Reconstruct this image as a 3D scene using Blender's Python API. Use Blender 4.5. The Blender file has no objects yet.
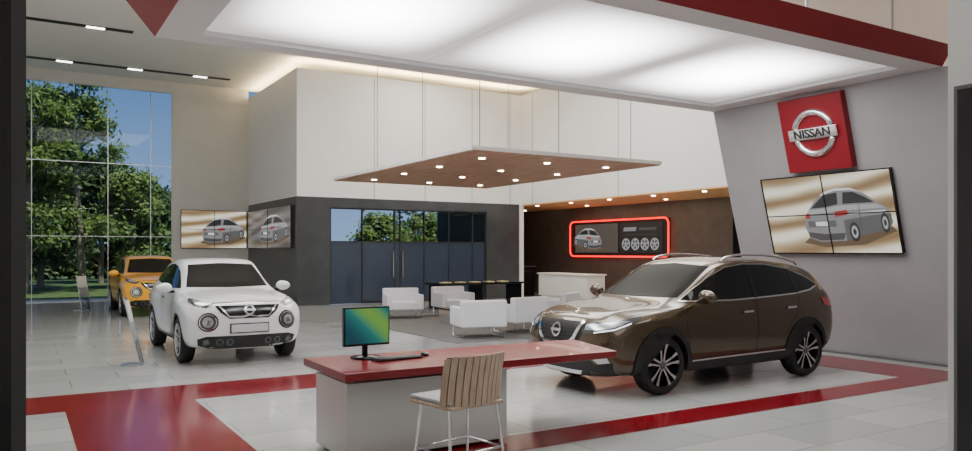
import bpy, bmesh, math, random
from mathutils import Vector, Matrix
from mathutils.bvhtree import BVHTree
random.seed(4)
SC = bpy.context.scene
COL = SC.collection

# ------------------------------------------------------------------ materials
def mat(name, col, rough=0.5, metal=0.0, emis=None, es=0.0, coat=0.0, spec=0.5, alpha=None):
    m = bpy.data.materials.new(name); m.use_nodes = True
    b = m.node_tree.nodes['Principled BSDF']
    b.inputs['Base Color'].default_value = (*col, 1)
    b.inputs['Roughness'].default_value = rough
    b.inputs['Metallic'].default_value = metal
    b.inputs['Coat Weight'].default_value = coat
    b.inputs['Coat Roughness'].default_value = 0.03
    b.inputs['Specular IOR Level'].default_value = spec
    if emis is not None:
        b.inputs['Emission Color'].default_value = (*emis, 1)
        b.inputs['Emission Strength'].default_value = es
    return m

def N(m, t, **kw):
    n = m.node_tree.nodes.new(t)
    for k, v in kw.items(): setattr(n, k, v)
    return n
def L(m, a, b): m.node_tree.links.new(a, b)
def B(m): return m.node_tree.nodes['Principled BSDF']

def noisy(name, c1, c2, scale, rough, detail=3, metal=0, coat=0, stretch=(1,1,1)):
    m = mat(name, c1, rough, metal, coat=coat)
    tc = N(m, 'ShaderNodeTexCoord'); mp = N(m, 'ShaderNodeMapping'); mp.inputs['Scale'].default_value = stretch
    no = N(m, 'ShaderNodeTexNoise'); no.inputs['Scale'].default_value = scale; no.inputs['Detail'].default_value = detail
    cr = N(m, 'ShaderNodeValToRGB'); cr.color_ramp.elements[0].color = (*c1, 1); cr.color_ramp.elements[1].color = (*c2, 1)
    cr.color_ramp.elements[0].position = .35; cr.color_ramp.elements[1].position = .65
    L(m, tc.outputs['Object'], mp.inputs[0]); L(m, mp.outputs[0], no.inputs['Vector']); L(m, no.outputs['Fac'], cr.inputs[0]); L(m, cr.outputs[0], B(m).inputs['Base Color'])
    return m

def tile_mat(name, c1, c2, mortar, rough, tile=(1.2, .6), msize=.006, spec=.5):
    m = mat(name, c1, rough, spec=spec)
    tc = N(m, 'ShaderNodeTexCoord')
    br = N(m, 'ShaderNodeTexBrick')
    br.inputs['Color1'].default_value = (*c1, 1); br.inputs['Color2'].default_value = (*c2, 1)
    br.inputs['Mortar'].default_value = (*mortar, 1); br.inputs['Scale'].default_value = 1
    br.inputs['Brick Width'].default_value = tile[0]; br.inputs['Row Height'].default_value = tile[1]
    br.inputs['Mortar Size'].default_value = msize
    L(m, tc.outputs['Object'], br.inputs['Vector'])
    no = N(m, 'ShaderNodeTexNoise'); no.inputs['Scale'].default_value = 2.5; no.inputs['Detail'].default_value = 5
    L(m, tc.outputs['Object'], no.inputs['Vector'])
    mx = N(m, 'ShaderNodeMix'); mx.data_type = 'RGBA'; mx.blend_type = 'MULTIPLY'; mx.inputs[0].default_value = .2
    cr = N(m, 'ShaderNodeValToRGB'); cr.color_ramp.elements[0].color = (.7,.7,.7,1)
    L(m, br.outputs['Color'], mx.inputs[6])
    L(m, no.outputs['Fac'], cr.inputs[0]); L(m, cr.outputs[0], mx.inputs[7])
    L(m, mx.outputs[2], B(m).inputs['Base Color'])
    return m

M_floor = tile_mat('floor_tile', (.40,.41,.405), (.50,.50,.485), (.26,.26,.26), .12, spec=.6)
M_red_floor = tile_mat('red_tile', (.22,.004,.012), (.18,.003,.009), (.10,.01,.01), .14, spec=.45)
M_white = noisy('white_panel', (.84,.83,.81), (.86,.85,.83), 2, .55)
M_offwhite = noisy('grey_wall_paint', (.60,.60,.57), (.62,.62,.59), 2, .6)
M_ceil = noisy('ceiling_paint', (.74,.76,.74), (.76,.78,.76), 1.5, .7)
M_lean = noisy('display_wall_paint', (.31,.30,.31), (.33,.32,.33), 1.5, .6)
M_beige = noisy('beige_panel', (.72,.58,.48), (.75,.61,.52), 1.0, .6)
M_dark = noisy('dark_wall', (.045,.050,.056), (.055,.060,.066), 2, .22)
M_brown = noisy('brown_wall', (.095,.073,.062), (.12,.092,.078), 3, .4)
M_black = mat('black_gloss', (.006,.006,.007), .15)
M_blackm = mat('black_matte', (.012,.012,.013), .6)
M_greyf = mat('grey_frame', (.12,.12,.12), .4, .3)
M_chrome = mat('chrome', (.82,.82,.84), .12, 1.0)
M_alu = mat('aluminium', (.62,.64,.65), .3, 1.0)
M_red = mat('red_lacquer', (.21,.003,.008), .28, coat=.15)
M_signred = mat('sign_red', (.23,.001,.010), .4)
M_redw = mat('red_fascia', (.24,.014,.020), .5)
M_frame = mat('canopy_frame', (.66,.66,.67), .5)
M_seam = mat('seam', (.34,.33,.32), .7)
M_desk = mat('desk_body', (.62,.63,.62), .35)
M_leather = mat('white_leather', (.86,.86,.92), .4)
M_rug = noisy('rug_grey', (.13,.127,.125), (.20,.195,.19), 30, .95)
M_tyre = mat('tyre', (.014,.014,.015), .7)
M_cglass = mat('car_glass', (.022,.020,.018), .25, spec=.012)
M_sglass = mat('car_side_glass', (.008,.009,.009), .05, spec=.3)
M_lampglass = mat('lamp_glass', (.50,.53,.55), .08, .5, coat=1)
M_lampdark = mat('lamp_dark', (.06,.065,.07), .1, .3, coat=1)
M_warm = mat('warm_led', (1,.8,.5), .5, emis=(1,.72,.38), es=70)
M_spot = mat('spot_led', (1,.9,.8), .5, emis=(1,.86,.62), es=40)
M_slotled = mat('slot_led', (1,1,1), .5, emis=(1,.98,.92), es=9)
M_redglow = mat('red_neon', (.6,.01,.01), .5, emis=(1,.004,.006), es=2.4)
M_spandrel = mat('spandrel_glass', (.038,.052,.082), .12)

def wood(name, c1, c2, axis_stretch, rough=.4):
    return noisy(name, c1, c2, 3.0, rough, 6, stretch=axis_stretch)
M_woodc = wood('walnut_soffit', (.38,.205,.13), (.54,.31,.205), (6,.5,1), .5)
M_woodo = wood('oak_soffit', (.80,.42,.18), (.92,.54,.26), (.6,5,1), .4)
M_woodch = wood('chair_veneer', (.44,.31,.225), (.58,.44,.33), (14,14,.8), .45)
M_grass = noisy('grass', (.06,.12,.03), (.13,.2,.05), 3, .9, 6)
M_leaf = noisy('foliage', (.045,.10,.016), (.17,.27,.045), 1.3, .55, 4)
M_leaf2 = noisy('foliage_dark', (.02,.06,.015), (.08,.145,.03), 1.5, .6, 4)
M_bark = noisy('bark', (.16,.12,.09), (.34,.28,.22), 4, .9, 5, stretch=(1,1,.2))

def glass(name, tint=(1,1,1), gl=.08):
    m = bpy.data.materials.new(name); m.use_nodes = True
    nt = m.node_tree; nt.nodes.clear()
    o = nt.nodes.new('ShaderNodeOutputMaterial'); mx = nt.nodes.new('ShaderNodeMixShader')
    t = nt.nodes.new('ShaderNodeBsdfTransparent'); t.inputs[0].default_value = (*tint, 1)
    g = nt.nodes.new('ShaderNodeBsdfGlossy'); g.inputs['Roughness'].default_value = .02
    mx.inputs[0].default_value = gl
    nt.links.new(t.outputs[0], mx.inputs[1]); nt.links.new(g.outputs[0], mx.inputs[2]); nt.links.new(mx.outputs[0], o.inputs[0])
    return m
M_glass = glass('window_glass', (.95,.97,.98), .006)
M_acry = glass('acrylic', (.75,.8,.85), .2)

def canopy_mat():
    m = mat('backlit_fabric', (.8,.8,.8), .6)
    tc = N(m, 'ShaderNodeTexCoord'); sp = N(m, 'ShaderNodeSeparateXYZ'); L(m, tc.outputs['Generated'], sp.inputs[0])
    def tri(sock):
        a = N(m, 'ShaderNodeMath', operation='SUBTRACT'); L(m, sock, a.inputs[0]); a.inputs[1].default_value = .5
        b = N(m, 'ShaderNodeMath', operation='ABSOLUTE'); L(m, a.outputs[0], b.inputs[0])
        c = N(m, 'ShaderNodeMath', operation='MULTIPLY'); L(m, b.outputs[0], c.inputs[0]); c.inputs[1].default_value = 2
        d = N(m, 'ShaderNodeMath', operation='POWER'); L(m, c.outputs[0], d.inputs[0]); d.inputs[1].default_value = 2.0
        e = N(m, 'ShaderNodeMath', operation='SUBTRACT'); e.inputs[0].default_value = 1; L(m, d.outputs[0], e.inputs[1])
        return e.outputs[0]
    mu = N(m, 'ShaderNodeMath', operation='MULTIPLY'); L(m, tri(sp.outputs[0]), mu.inputs[0]); L(m, tri(sp.outputs[1]), mu.inputs[1])
    pw = N(m, 'ShaderNodeMath', operation='POWER'); L(m, mu.outputs[0], pw.inputs[0]); pw.inputs[1].default_value = 2.1
    mr = N(m, 'ShaderNodeMapRange'); L(m, pw.outputs[0], mr.inputs[0]); mr.inputs[3].default_value = .40; mr.inputs[4].default_value = 14
    B(m).inputs['Emission Color'].default_value = (1, 1, .985, 1)
    L(m, mr.outputs[0], B(m).inputs['Emission Strength'])
    return m

def picture_bg(name, c, es=.9):
    m = mat(name, (.03,.03,.03), .3)
    tc = N(m, 'ShaderNodeTexCoord'); mp = N(m, 'ShaderNodeMapping'); mp.inputs['Rotation'].default_value = (0, .3, 0); mp.inputs['Scale'].default_value = (.35,1,1)
    w = N(m, 'ShaderNodeTexWave'); w.bands_direction = 'Z'; w.inputs['Scale'].default_value = .75; w.inputs['Distortion'].default_value = 9
    w.inputs['Detail'].default_value = 3.5; w.inputs['Detail Scale'].default_value = .8
    cr = N(m, 'ShaderNodeValToRGB'); cr.color_ramp.elements[0].color = (*c[0], 1); cr.color_ramp.elements[1].color = (*c[2], 1)
    e = cr.color_ramp.elements.new(.45); e.color = (*c[1], 1)
    L(m, tc.outputs['Object'], mp.inputs[0]); L(m, mp.outputs[0], w.inputs[0]); L(m, w.outputs['Fac'], cr.inputs[0])
    L(m, cr.outputs[0], B(m).inputs['Emission Color']); B(m).inputs['Emission Strength'].default_value = es
    return m
M_pic = picture_bg('picture_bg', ((.27,.17,.075), (.56,.44,.26), (1.05,.98,.82)))
M_picd = picture_bg('picture_bg_dim', ((.06,.055,.05), (.11,.105,.10), (.18,.17,.165)))
def em(name, c, s=1): return mat(name, (.02,.02,.02), .4, emis=c, es=s)
E_silver = em('pic_silver', (.22,.22,.23)); E_body2 = em('pic_body_lower', (.10,.10,.105)); E_dark = em('pic_dark', (.018,.02,.022)); E_light = em('pic_light', (.72,.72,.74)); E_red = em('pic_red', (.35,.02,.015)); E_mid = em('pic_mid', (.06,.06,.065))
E_sh = em('pic_shadow', (.12,.08,.045)); E_soft = em('pic_soft', (.38,.38,.39))

# ------------------------------------------------------------------ helpers
def link(o, parent=None):
    COL.objects.link(o)
    if parent is not None: o.parent = parent
    return o
def mesh_obj(name, verts, faces, mats, parent=None, smooth=False, fm=None):
    me = bpy.data.meshes.new(name); me.from_pydata([tuple(v) for v in verts], [], faces)
    for m in (mats if isinstance(mats, (list, tuple)) else [mats]): me.materials.append(m)
    if fm: me.polygons.foreach_set('material_index', fm)
    if smooth: me.polygons.foreach_set('use_smooth', [True]*len(me.polygons))
    me.update()
    return link(bpy.data.objects.new(name, me), parent)
def fixn(o):
    bm = bmesh.new(); bm.from_mesh(o.data); bmesh.ops.recalc_face_normals(bm, faces=bm.faces); bm.to_mesh(o.data); bm.free()
def boxes(name, lst, mats, parent=None, bevel=0, seg=2):
    V, F, fm = [], [], []
    for b in lst:
        x0,x1,y0,y1,z0,z1 = b[:6]; mi = b[6] if len(b) > 6 else 0
        k = len(V)
        V += [(x0,y0,z0),(x1,y0,z0),(x1,y1,z0),(x0,y1,z0),(x0,y0,z1),(x1,y0,z1),(x1,y1,z1),(x0,y1,z1)]
        F += [tuple(k+i for i in f) for f in ((3,2,1,0),(4,5,6,7),(0,1,5,4),(1,2,6,5),(2,3,7,6),(3,0,4,7))]
        fm += [mi]*6
    o = mesh_obj(name, V, F, mats, parent, fm=fm)
    if bevel:
        m = o.modifiers.new('b', 'BEVEL'); m.width = bevel; m.segments = seg; m.limit_method = 'ANGLE'
        o.data.polygons.foreach_set('use_smooth', [True]*len(o.data.polygons))
        w = o.modifiers.new('w', 'WEIGHTED_NORMAL')
    return o
def box(name, x0,x1,y0,y1,z0,z1, m, parent=None, bevel=0, seg=2): return boxes(name, [(x0,x1,y0,y1,z0,z1)], m, parent, bevel, seg)
def empty(name, loc=(0,0,0), rz=0, mtx=None):
    e = bpy.data.objects.new(name, None); e.empty_display_size = .1; COL.objects.link(e)
    if mtx is not None: e.matrix_world = mtx
    else: e.location = loc; e.rotation_euler = (0, 0, rz)
    return e
def tube(name, pts, r, m, parent=None, seg=10, closed=False):
    cu = bpy.data.curves.new(name, 'CURVE'); cu.dimensions = '3D'; cu.bevel_depth = r; cu.bevel_resolution = 3; cu.use_fill_caps = True
    s = cu.splines.new('POLY'); s.points.add(len(pts)-1)
    for i, p in enumerate(pts): s.points[i].co = (*p, 1)
    s.use_cyclic_u = closed
    cu.materials.append(m)
    ob = bpy.data.objects.new(name, cu)
    COL.objects.link(ob); bpy.context.view_layer.update()
    me = bpy.data.meshes.new_from_object(ob.evaluated_get(bpy.context.evaluated_depsgraph_get()))
    COL.objects.unlink(ob); bpy.data.objects.remove(ob)
    me.polygons.foreach_set('use_smooth', [True]*len(me.polygons))
    return link(bpy.data.objects.new(name, me), parent)
def crom(pts, n=6, closed=False):
    P = [Vector(p) for p in pts]; out = []; k = len(P)
    rng = k if closed else k-1
    for i in range(rng):
        if closed: a,b,c,d = P[(i-1)%k],P[i],P[(i+1)%k],P[(i+2)%k]
        else: a,b,c,d = P[max(i-1,0)],P[i],P[i+1],P[min(i+2,k-1)]
        for j in range(n):
            t = j/n
            out.append(.5*((2*b)+(c-a)*t+(2*a-5*b+4*c-d)*t*t+(3*b-a-3*c+d)*t**3))
    if not closed: out.append(P[-1])
    return out
def lathe(name, prof, m, parent=None, seg=48, loc=(0,0,0), axis='y', smooth=True):
    V, F = [], []
    n = len(prof)
    for i in range(seg):
        a = 2*math.pi*i/seg
        for r, h in prof:
            if axis == 'y': V.append((r*math.cos(a), h, r*math.sin(a)))
            else: V.append((r*math.cos(a), r*math.sin(a), h))
    for i in range(seg):
        for j in range(n-1):
            a = i*n+j; b = ((i+1)%seg)*n+j
            F.append((a, a+1, b+1, b))
    o = mesh_obj(name, V, F, m, parent, smooth); o.location = loc
    fixn(o)
    return o
def flat(name, pts, y, m, parent=None):
    return mesh_obj(name, [(p[0], y, p[1]) for p in pts], [tuple(range(len(pts)))], m, parent)
def disc_pts(cx, cz, r, n=24, sx=1): return [(cx+sx*r*math.cos(2*math.pi*i/n), cz+r*math.sin(2*math.pi*i/n)) for i in range(n)]
def discs(name, pts, r, m, parent=None, t=.012):
    V, F = [], []
    for (x,y,z) in pts:
        k = len(V); n = 14
        for h in (0, -t):
            for i in range(n): V.append((x+r*math.cos(6.2832*i/n), y+r*math.sin(6.2832*i/n), z+h))
        F.append(tuple(range(k+n, k+2*n))); F.append(tuple(range(k+n-1, k-1, -1)))
        for i in range(n): F.append((k+i, k+(i+1)%n, k+n+(i+1)%n, k+n+i))
    return mesh_obj(name, V, F, m, parent)

# ------------------------------------------------------------------ ROOM SHELL
H = 7.7
box('floor', -3.7, 19, -4.2, 29.3, -.2, 0, M_floor)
inl = [(-3.4,1.75,9.25,10.3,0,.004),(1.75,11.25,9.25,10.3,0,.004),(.45,1.75,5.45,9.25,0,.004),(1.75,11.25,5.42,5.9,0,.004),(10.15,11.25,5.9,9.25,0,.004)]
boxes('red_floor_inlay', inl, M_red_floor)
box('ceiling', -3.7, 19, -4.2, 29.3, H, H+.2, M_ceil)
box('wall_left', -3.7,-3.5,-4.2,29.3,0,H, M_white)
box('wall_front', -3.5, 12, -4.2, -4.0, 0, H, M_white)
boxes('wall_back', [(4.76,7.42,29.1,29.3,0,H),(-3.5,4.76,29.1,29.3,7.32,H)], M_offwhite)
boxes('wall_upper', [(7.42,15.8,23.3,29.3,3.4,7.38),(15.8,19,9.5,29.3,3.4,7.38)], M_white)
boxes('wall_upper_seams', [(x-.010,x+.010,23.29,23.3,3.4,7.38) for x in (10.0,11.85,13.7,15.3)]+[(15.79,15.8,y-.010,y+.010,3.4,7.38) for y in (22.6,18,13.5)], M_seam)
boxes('wall_dark', [(7.42,7.6,23.3,29.3,0,3.4),(7.6,8.5,23.3,23.45,0,3.4),(14.3,15.7,23.3,23.45,0,3.4),(8.5,14.3,23.3,23.45,3.08,3.4),(15.5,15.7,23.45,29.3,0,3.4)], M_dark)
boxes('trim_1', [(15.7,15.86,23.24,23.5,0,3.4)], M_white)
box('wall_alcove', 18.6, 18.8, 9.5, 28.2, 0, 3.4, M_brown)
box('wall_alcove_end', 15.7, 18.6, 28.0, 28.2, 0, 3.4, M_brown)
box('door_1', 18.50, 18.585, 14.6, 15.9, 0, 3.0, M_black)
box('wall_right_end', 12, 19, 9.4, 9.6, 0, H, M_offwhite)
box('wall_right', 12, 12.2, -4.2, 9.4, 0, H, M_beige)
boxes('wall_right_seams', [(11.985,12,y-.012,y+.012,4.4,H) for y in (1,4,7.1)], M_seam)
e = empty('oak_soffit')
box('panel', 15.8, 18.6, 9.6, 28, 3.36, 3.4, M_woodo, e)
discs('downlights', [(16.3,y,3.36) for y in (11,13,15,17,19,21,23)]+[(17.8,y,3.36) for y in (14,18,22,26)], .06, M_spot, e)
boxes('cove_light', [(7.55,15.9,23.42,23.54,7.382,7.39),(7.54,7.62,23.5,29,7.382,7.39),(15.94,16.02,9.7,23.4,7.382,7.39)], M_warm)
y0, y1 = 1.0, 9.46
V = [(11.69,y0,0),(10.5,y0,4.15),(11.95,y0,4.15),(11.95,y0,0),(11.69,y1,0),(10.5,y1,4.15),(11.95,y1,4.15),(11.95,y1,0)]
o = mesh_obj('wall_display', V, [(0,1,2,3),(7,6,5,4),(0,4,5,1),(1,5,6,2),(2,6,7,3),(3,7,4,0)], M_lean); fixn(o)
box('baseboard_right', 11.62, 11.72, 1.0, 9.46, 0, .03, M_greyf)

for i, (xa, xb, yy) in enumerate([(.2,6.4,27.6),(-3,2.75,23.0),(-3,2.2,19.2)]):
    e = empty('ceiling_light_track')
    box('slot', xa, xb, yy-.11, yy+.11, H-.02, H+.01, M_blackm, e)
    for k in range(3):
        xx = xa + (xb-xa)*(.18+.33*k)
        box('lamp_%d' % k, xx-.22, xx+.22, yy-.07, yy+.07, H-.035, H-.02, M_slotled, e)

def window(name, x0, x1, y, z0, z1, xs, zs, fr=.05, gm=M_glass, fm=M_alu):
    e = empty(name)
    b = [(x0,x0+fr,y-.05,y+.05,z0,z1),(x1-fr,x1,y-.05,y+.05,z0,z1),(x0,x1,y-.05,y+.05,z0,z0+fr),(x0,x1,y-.05,y+.05,z1-fr,z1)]
    b += [(x-fr/2,x+fr/2,y-.04,y+.04,z0,z1) for x in xs] + [(x0,x1,y-.03,y+.03,z-fr/2,z+fr/2) for z in zs]
    boxes('frame', b, fm, e)
    box('glass', x0, x1, y-.004, y+.004, z0, z1, gm, e)
    return e
window('window_1', -3.5, 4.76, 29.18, 0, 7.32, (-1.7,.45,2.7,4.05), (2.2,4.7), .022)
e = window('window_2', 8.5, 14.3, 23.38, .02, 3.08, (9.6,10.75,10.95,11.85,12.8,13.75), (2.0,), .04, M_glass, M_blackm)
box('lower_glass', 8.55, 14.25, 23.36, 23.372, .07, 1.98, M_spandrel, e)
boxes('handles', [(10.66,10.69,23.27,23.30,.8,1.7),(11.0,11.03,23.27,23.30,.8,1.7)], M_chrome, e)

e = empty('entrance_column')
boxes('shaft', [(-.6,-.014,3.5,3.75,0,H-.02)], M_black, e); boxes('edge_strip', [(-.014,.036,3.5,3.75,0,H-.02)], mat('column_edge',(.05,.05,.05),.4), e)
e = empty('entrance_pier')
boxes('shaft', [(6,6.9,1.2,3.12,0,H-.02)], M_offwhite, e)
boxes('frame', [(5.985,6,1.25,3.07,.05,2.93)], M_greyf, e); box('glass', 5.975, 5.985, 1.3, 3.04, .1, 2.90, M_black, e)

# ------------------------------------------------------------------ CANOPY
e = empty('illuminated_canopy')
X0,X1,Y0,Y1,Z = 1.36,10.5,5.53,9.46,4.15
LX0,LX1,LY0,LY1 = 1.8,10.1,5.9,9.12
boxes('border', [(X0,LX0,Y0,Y1,Z,Z+.12),(LX1,X1,Y0,Y1,Z,Z+.12),(LX0,LX1,Y0,LY0,Z,Z+.12),(LX0,LX1,LY1,Y1,Z,Z+.12)], M_frame, e)
T = Z+.42; s = .35
V = [(X0,Y0,Z),(X1,Y0,Z),(X1,Y1,Z),(X0,Y1,Z),(X0-s,Y0-.14,T-.17),(X1,Y0-.14,T-.17),(X1,Y1,T),(X0-s,Y1,T)]
mesh_obj('fascia_side', V, [(0,3,7,4),(0,4,5,1)], M_redw, e)
mesh_obj('fascia_far', V, [(3,2,6,7)], M_frame, e)
mesh_obj('top_cover', [(X0-s,Y0-.14,T-.17),(X1,Y0-.14,T-.17),(X1,Y1,T),(X0-s,Y1,T)], [(0,1,2,3)], M_frame, e)
cm = canopy_mat()
w = (LX1-LX0)/3
for i in range(3):
    box('light_panel_%d' % i, LX0+w*i+.004, LX0+w*(i+1)-.004, LY0, LY1, Z+.06, Z+.07, cm, e)
for k, x in enumerate((3, 6, 9)):
    for j, y in enumerate((6.5, 8.5)): tube('hanger_%d%d' % (k,j), [(x,y,T-.1),(x,y,H)], .02, M_alu, e)

# ------------------------------------------------------------------ SUSPENDED WOOD PANEL
e = empty('suspended_wood_ceiling')
a0,a1,b0,b1,zz = 6.97,11.6,11.85,18.9,3.5
box('wood_underside', a0+.02, a1-.02, b0+.02, b1-.02, zz, zz+.03, M_woodc, e)
boxes('white_edge', [(a0,a1,b0,b1,zz+.02,zz+.09)], M_white, e)
discs('downlights', [(a0+.75+i*1.56, b0+.9+j*1.75, zz) for i in range(3) for j in range(4)], .062, M_spot, e)
for k,(x,y) in enumerate([(a0+.4,b0+.4),(a0+.4,14.6),(a0+.4,17),(a1-.5,b0+.4),(9.2,b0+.4),(a1-.5,17)]):
    tube('cable_%d' % k, [(x,y,zz+.05),(x,y,H)], .008, M_greyf, e)

# ------------------------------------------------------------------ PICTURES / SCREENS
def car_picture(p, w, h, y, mir=False, s=1.0, ox=0, oy=0, pre='picture', asp=1.0):
    def q(pts):
        return [(((1-a) if mir else a)*w*s+ox*w, b*h*s+oy*h) for a, b in pts]
    flat(pre+'_shadow', q([(.28,.14),(.45,.08),(.75,.11),(.99,.27),(.95,.34),(.4,.3)]), y, E_sh, p)
    flat(pre+'_body', q([(.31,.34),(.32,.47),(.36,.56),(.42,.68),(.50,.78),(.58,.815),(.70,.81),(.80,.73),(.88,.62),(.95,.54),(.97,.38),(.94,.29),(.78,.24),(.62,.16),(.42,.15),(.34,.2)]), y-.001, E_silver, p)
    flat(pre+'_shoulder', q([(.33,.50),(.36,.56),(.50,.575),(.60,.60),(.87,.60),(.93,.55),(.80,.545),(.62,.54),(.50,.52)]), y-.0012, E_soft, p)
    flat(pre+'_lower', q([(.62,.42),(.80,.46),(.965,.48),(.96,.38),(.94,.29),(.78,.24),(.62,.16)]), y-.0015, E_body2, p)
    flat(pre+'_boot_shade', q([(.34,.42),(.56,.42),(.56,.34),(.34,.34)]), y-.0015, E_body2, p)
    flat(pre+'_roof', q([(.46,.735),(.50,.78),(.58,.815),(.70,.81),(.78,.75),(.70,.785),(.58,.785),(.50,.75)]), y-.002, E_light, p)
    flat(pre+'_rearglass', q([(.38,.58),(.44,.67),(.50,.745),(.60,.765),(.595,.62),(.5,.59)]), y-.002, E_dark, p)
    flat(pre+'_sideglass', q([(.63,.62),(.645,.76),(.72,.76),(.80,.69),(.86,.62)]), y-.002, E_dark, p)
    flat(pre+'_bumper', q([(.33,.28),(.33,.22),(.42,.165),(.60,.175),(.62,.26),(.46,.25)]), y-.002, E_mid, p)
    flat(pre+'_highlight', q([(.62,.50),(.93,.525),(.93,.51),(.62,.48)]), y-.002, E_light, p)
    flat(pre+'_door_seam', q([(.745,.60),(.75,.60),(.745,.28),(.74,.28)]), y-.0022, E_mid, p)
    flat(pre+'_plate', q([(.40,.355),(.50,.35),(.50,.41),(.40,.41)]), y-.003, E_light, p)
    flat(pre+'_lamp_1', q([(.56,.46),(.67,.49),(.65,.545),(.56,.53)]), y-.003, E_red, p)
    flat(pre+'_lamp_2', q([(.32,.46),(.36,.45),(.37,.51),(.34,.52)]), y-.003, E_red, p)
    for k,(cx,cz,sx) in enumerate(((.69,.27,.55),(.915,.37,.42))):
        c = q([(cx,cz)])[0]
        flat(pre+'_tyre_%d'%k, disc_pts(c[0],c[1],.12*h*s,24,sx*asp), y-.004, E_dark, p)
        flat(pre+'_rim_%d'%k, disc_pts(c[0],c[1],.078*h*s,24,sx*asp), y-.005, E_soft, p)
        flat(pre+'_hub_%d'%k, disc_pts(c[0],c[1],.045*h*s,5,sx*asp), y-.006, E_dark, p)

def video_wall(name, w, h, mtx, nx=2, nz=2, bg=None, mir=False, asp=1.0):
    e = empty(name, mtx=mtx)
    bg = bg or M_pic
    box('housing', 0, w, -.06, 0, 0, h, M_blackm, e)
    box('image', .012, w-.012, -.064, -.06, .012, h-.012, bg, e)
    car_picture(e, w, h, -.066, mir, asp=asp)
    bz = []
    for i in range(nx+1): bz.append((w*i/nx-.008, w*i/nx+.008, -.078, -.058, 0, h))
    for i in range(nz+1): bz.append((0, w, -.078, -.058, h*i/nz-.008, h*i/nz+.008))
    boxes('bezels', bz, M_black, e)
    return e
LM = Matrix(((0,.9615,-.275,0),(-1,0,0,0),(0,.275,.9615,0),(0,0,0,1)))
def lean_m(y, z): 
    return Matrix.Translation((11.69-.286*z, y, z)) @ LM
video_wall('video_wall', 2.25, 1.29, lean_m(8.68, 1.68))
video_wall('video_wall', 2.3, 1.37, Matrix.Translation((5.04, 29.1, 1.8)))
video_wall('video_wall', 5.2, 1.35, Matrix.Translation((7.42, 28.9, 1.8)) @ Matrix.Rotation(-math.pi/2, 4, 'Z'), bg=M_picd, asp=2)

e = empty('logo_sign', mtx=lean_m(8.05, 2.99))
box('red_box', 0, 1.1, -.13, 0, 0, 1.16, M_signred, e, .008)
cx, cz = .56, .60
def ringseg(a0, a1, r0, r1, nm):
    V, F = [], []; n = 28
    for i in range(n+1):
        a = math.radians(a0+(a1-a0)*i/n)
        for r, y in ((r0,-.13),(r0,-.16),((r0+r1)/2,-.18),(r1,-.16),(r1,-.13)):
            V.append((cx+r*math.cos(a), y, cz+r*math.sin(a)))
    for i in range(n):
        for j in range(4): F.append((i*5+j, i*5+j+1, i*5+j+6, i*5+j+5))
    F.append(tuple(range(5))); F.append(tuple(range(n*5+4, n*5-1, -1)))
    o = mesh_obj(nm, V, F, M_chrome, e, True); fixn(o)
ringseg(17, 163, .275, .375, 'emblem_arc_top'); ringseg(197, 343, .275, .375, 'emblem_arc_bottom')
box('emblem_bar', cx-.42, cx+.42, -.185, -.13, cz-.088, cz+.088, M_chrome, e, .012)
def text(txt, size, loc, rot, m, parent, nm='lettering', ext=.004):
    cu = bpy.data.curves.new(nm, 'FONT'); cu.body = txt; cu.size = size; cu.align_x = 'CENTER'; cu.align_y = 'CENTER'; cu.extrude = ext; cu.offset = size*.02
    cu.materials.append(m)
    ob = bpy.data.objects.new(nm, cu); COL.objects.link(ob); bpy.context.view_layer.update()
    me = bpy.data.meshes.new_from_object(ob.evaluated_get(bpy.context.evaluated_depsgraph_get()))
    COL.objects.unlink(ob); bpy.data.objects.remove(ob)
    o = link(bpy.data.objects.new(nm, me), parent); o.location = loc; o.rotation_euler = rot
    return o
t = text('NISSAN', .18, (cx, -.188, cz), (math.pi/2,0,0), M_blackm, e); t.scale = (1.05,1,1)

e = empty('neon_display', mtx=Matrix.Translation((18.6, 23.9, 1.5)) @ Matrix.Rotation(-math.pi/2, 4, 'Z'))
W_, H_ = 5.3, 1.32
box('board', 0, W_, -.05, 0, 0, H_, M_blackm, e)
pts = []
for (px,pz,a) in ((W_-.2,H_-.2,0),(.2,H_-.2,90),(.2,.2,180),(W_-.2,.2,270)):
    for k in range(7):
        t_ = math.radians(a+15*k); pts.append((px+.20*math.cos(t_), -.09, pz+.20*math.sin(t_)))
tube('neon_tube', pts, .035, M_redglow, e, closed=True)
box('picture', .3, 2.75, -.07, -.05, .14, H_-.12, em('pic_grey', (.075,.065,.055)), e)
car_picture(e, 2.5, 1.15, -.072, True, 1, .06, .10, asp=1.6)
box('logo_panel', 2.85, 5.0, -.07, -.05, .14, H_-.12, em('pic_black', (.012,.010,.010)), e)
for k in range(4): 
    cxx = 3.2+.48*k
    flat('alloy_tyre_%d'%k, disc_pts(cxx, .44, .228, 28, 1.0), -.075, E_mid, e)
    flat('alloy_lip_%d'%k, disc_pts(cxx, .44, .205, 28, 1.0), -.076, E_soft, e)
    flat('alloy_rim_%d'%k, disc_pts(cxx, .44, .165, 28, 1.0), -.077, E_mid, e)
    for j in range(5):
        a = math.radians(90+72*j); c_, s2 = math.cos(a), math.sin(a)
        flat('alloy_spoke_%d_%d'%(k,j), [(cxx-s2*.015, .44+c_*.015),(cxx+c_*.17-s2*.028, .44+s2*.17+c_*.028),(cxx+c_*.17+s2*.028, .44+s2*.17-c_*.028),(cxx+s2*.015, .44-c_*.015)], -.079, E_soft, e)
flat('caption', [(3.05,.76),(4.75,.76),(4.75,.78),(3.05,.78)], -.075, E_mid, e)
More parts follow.
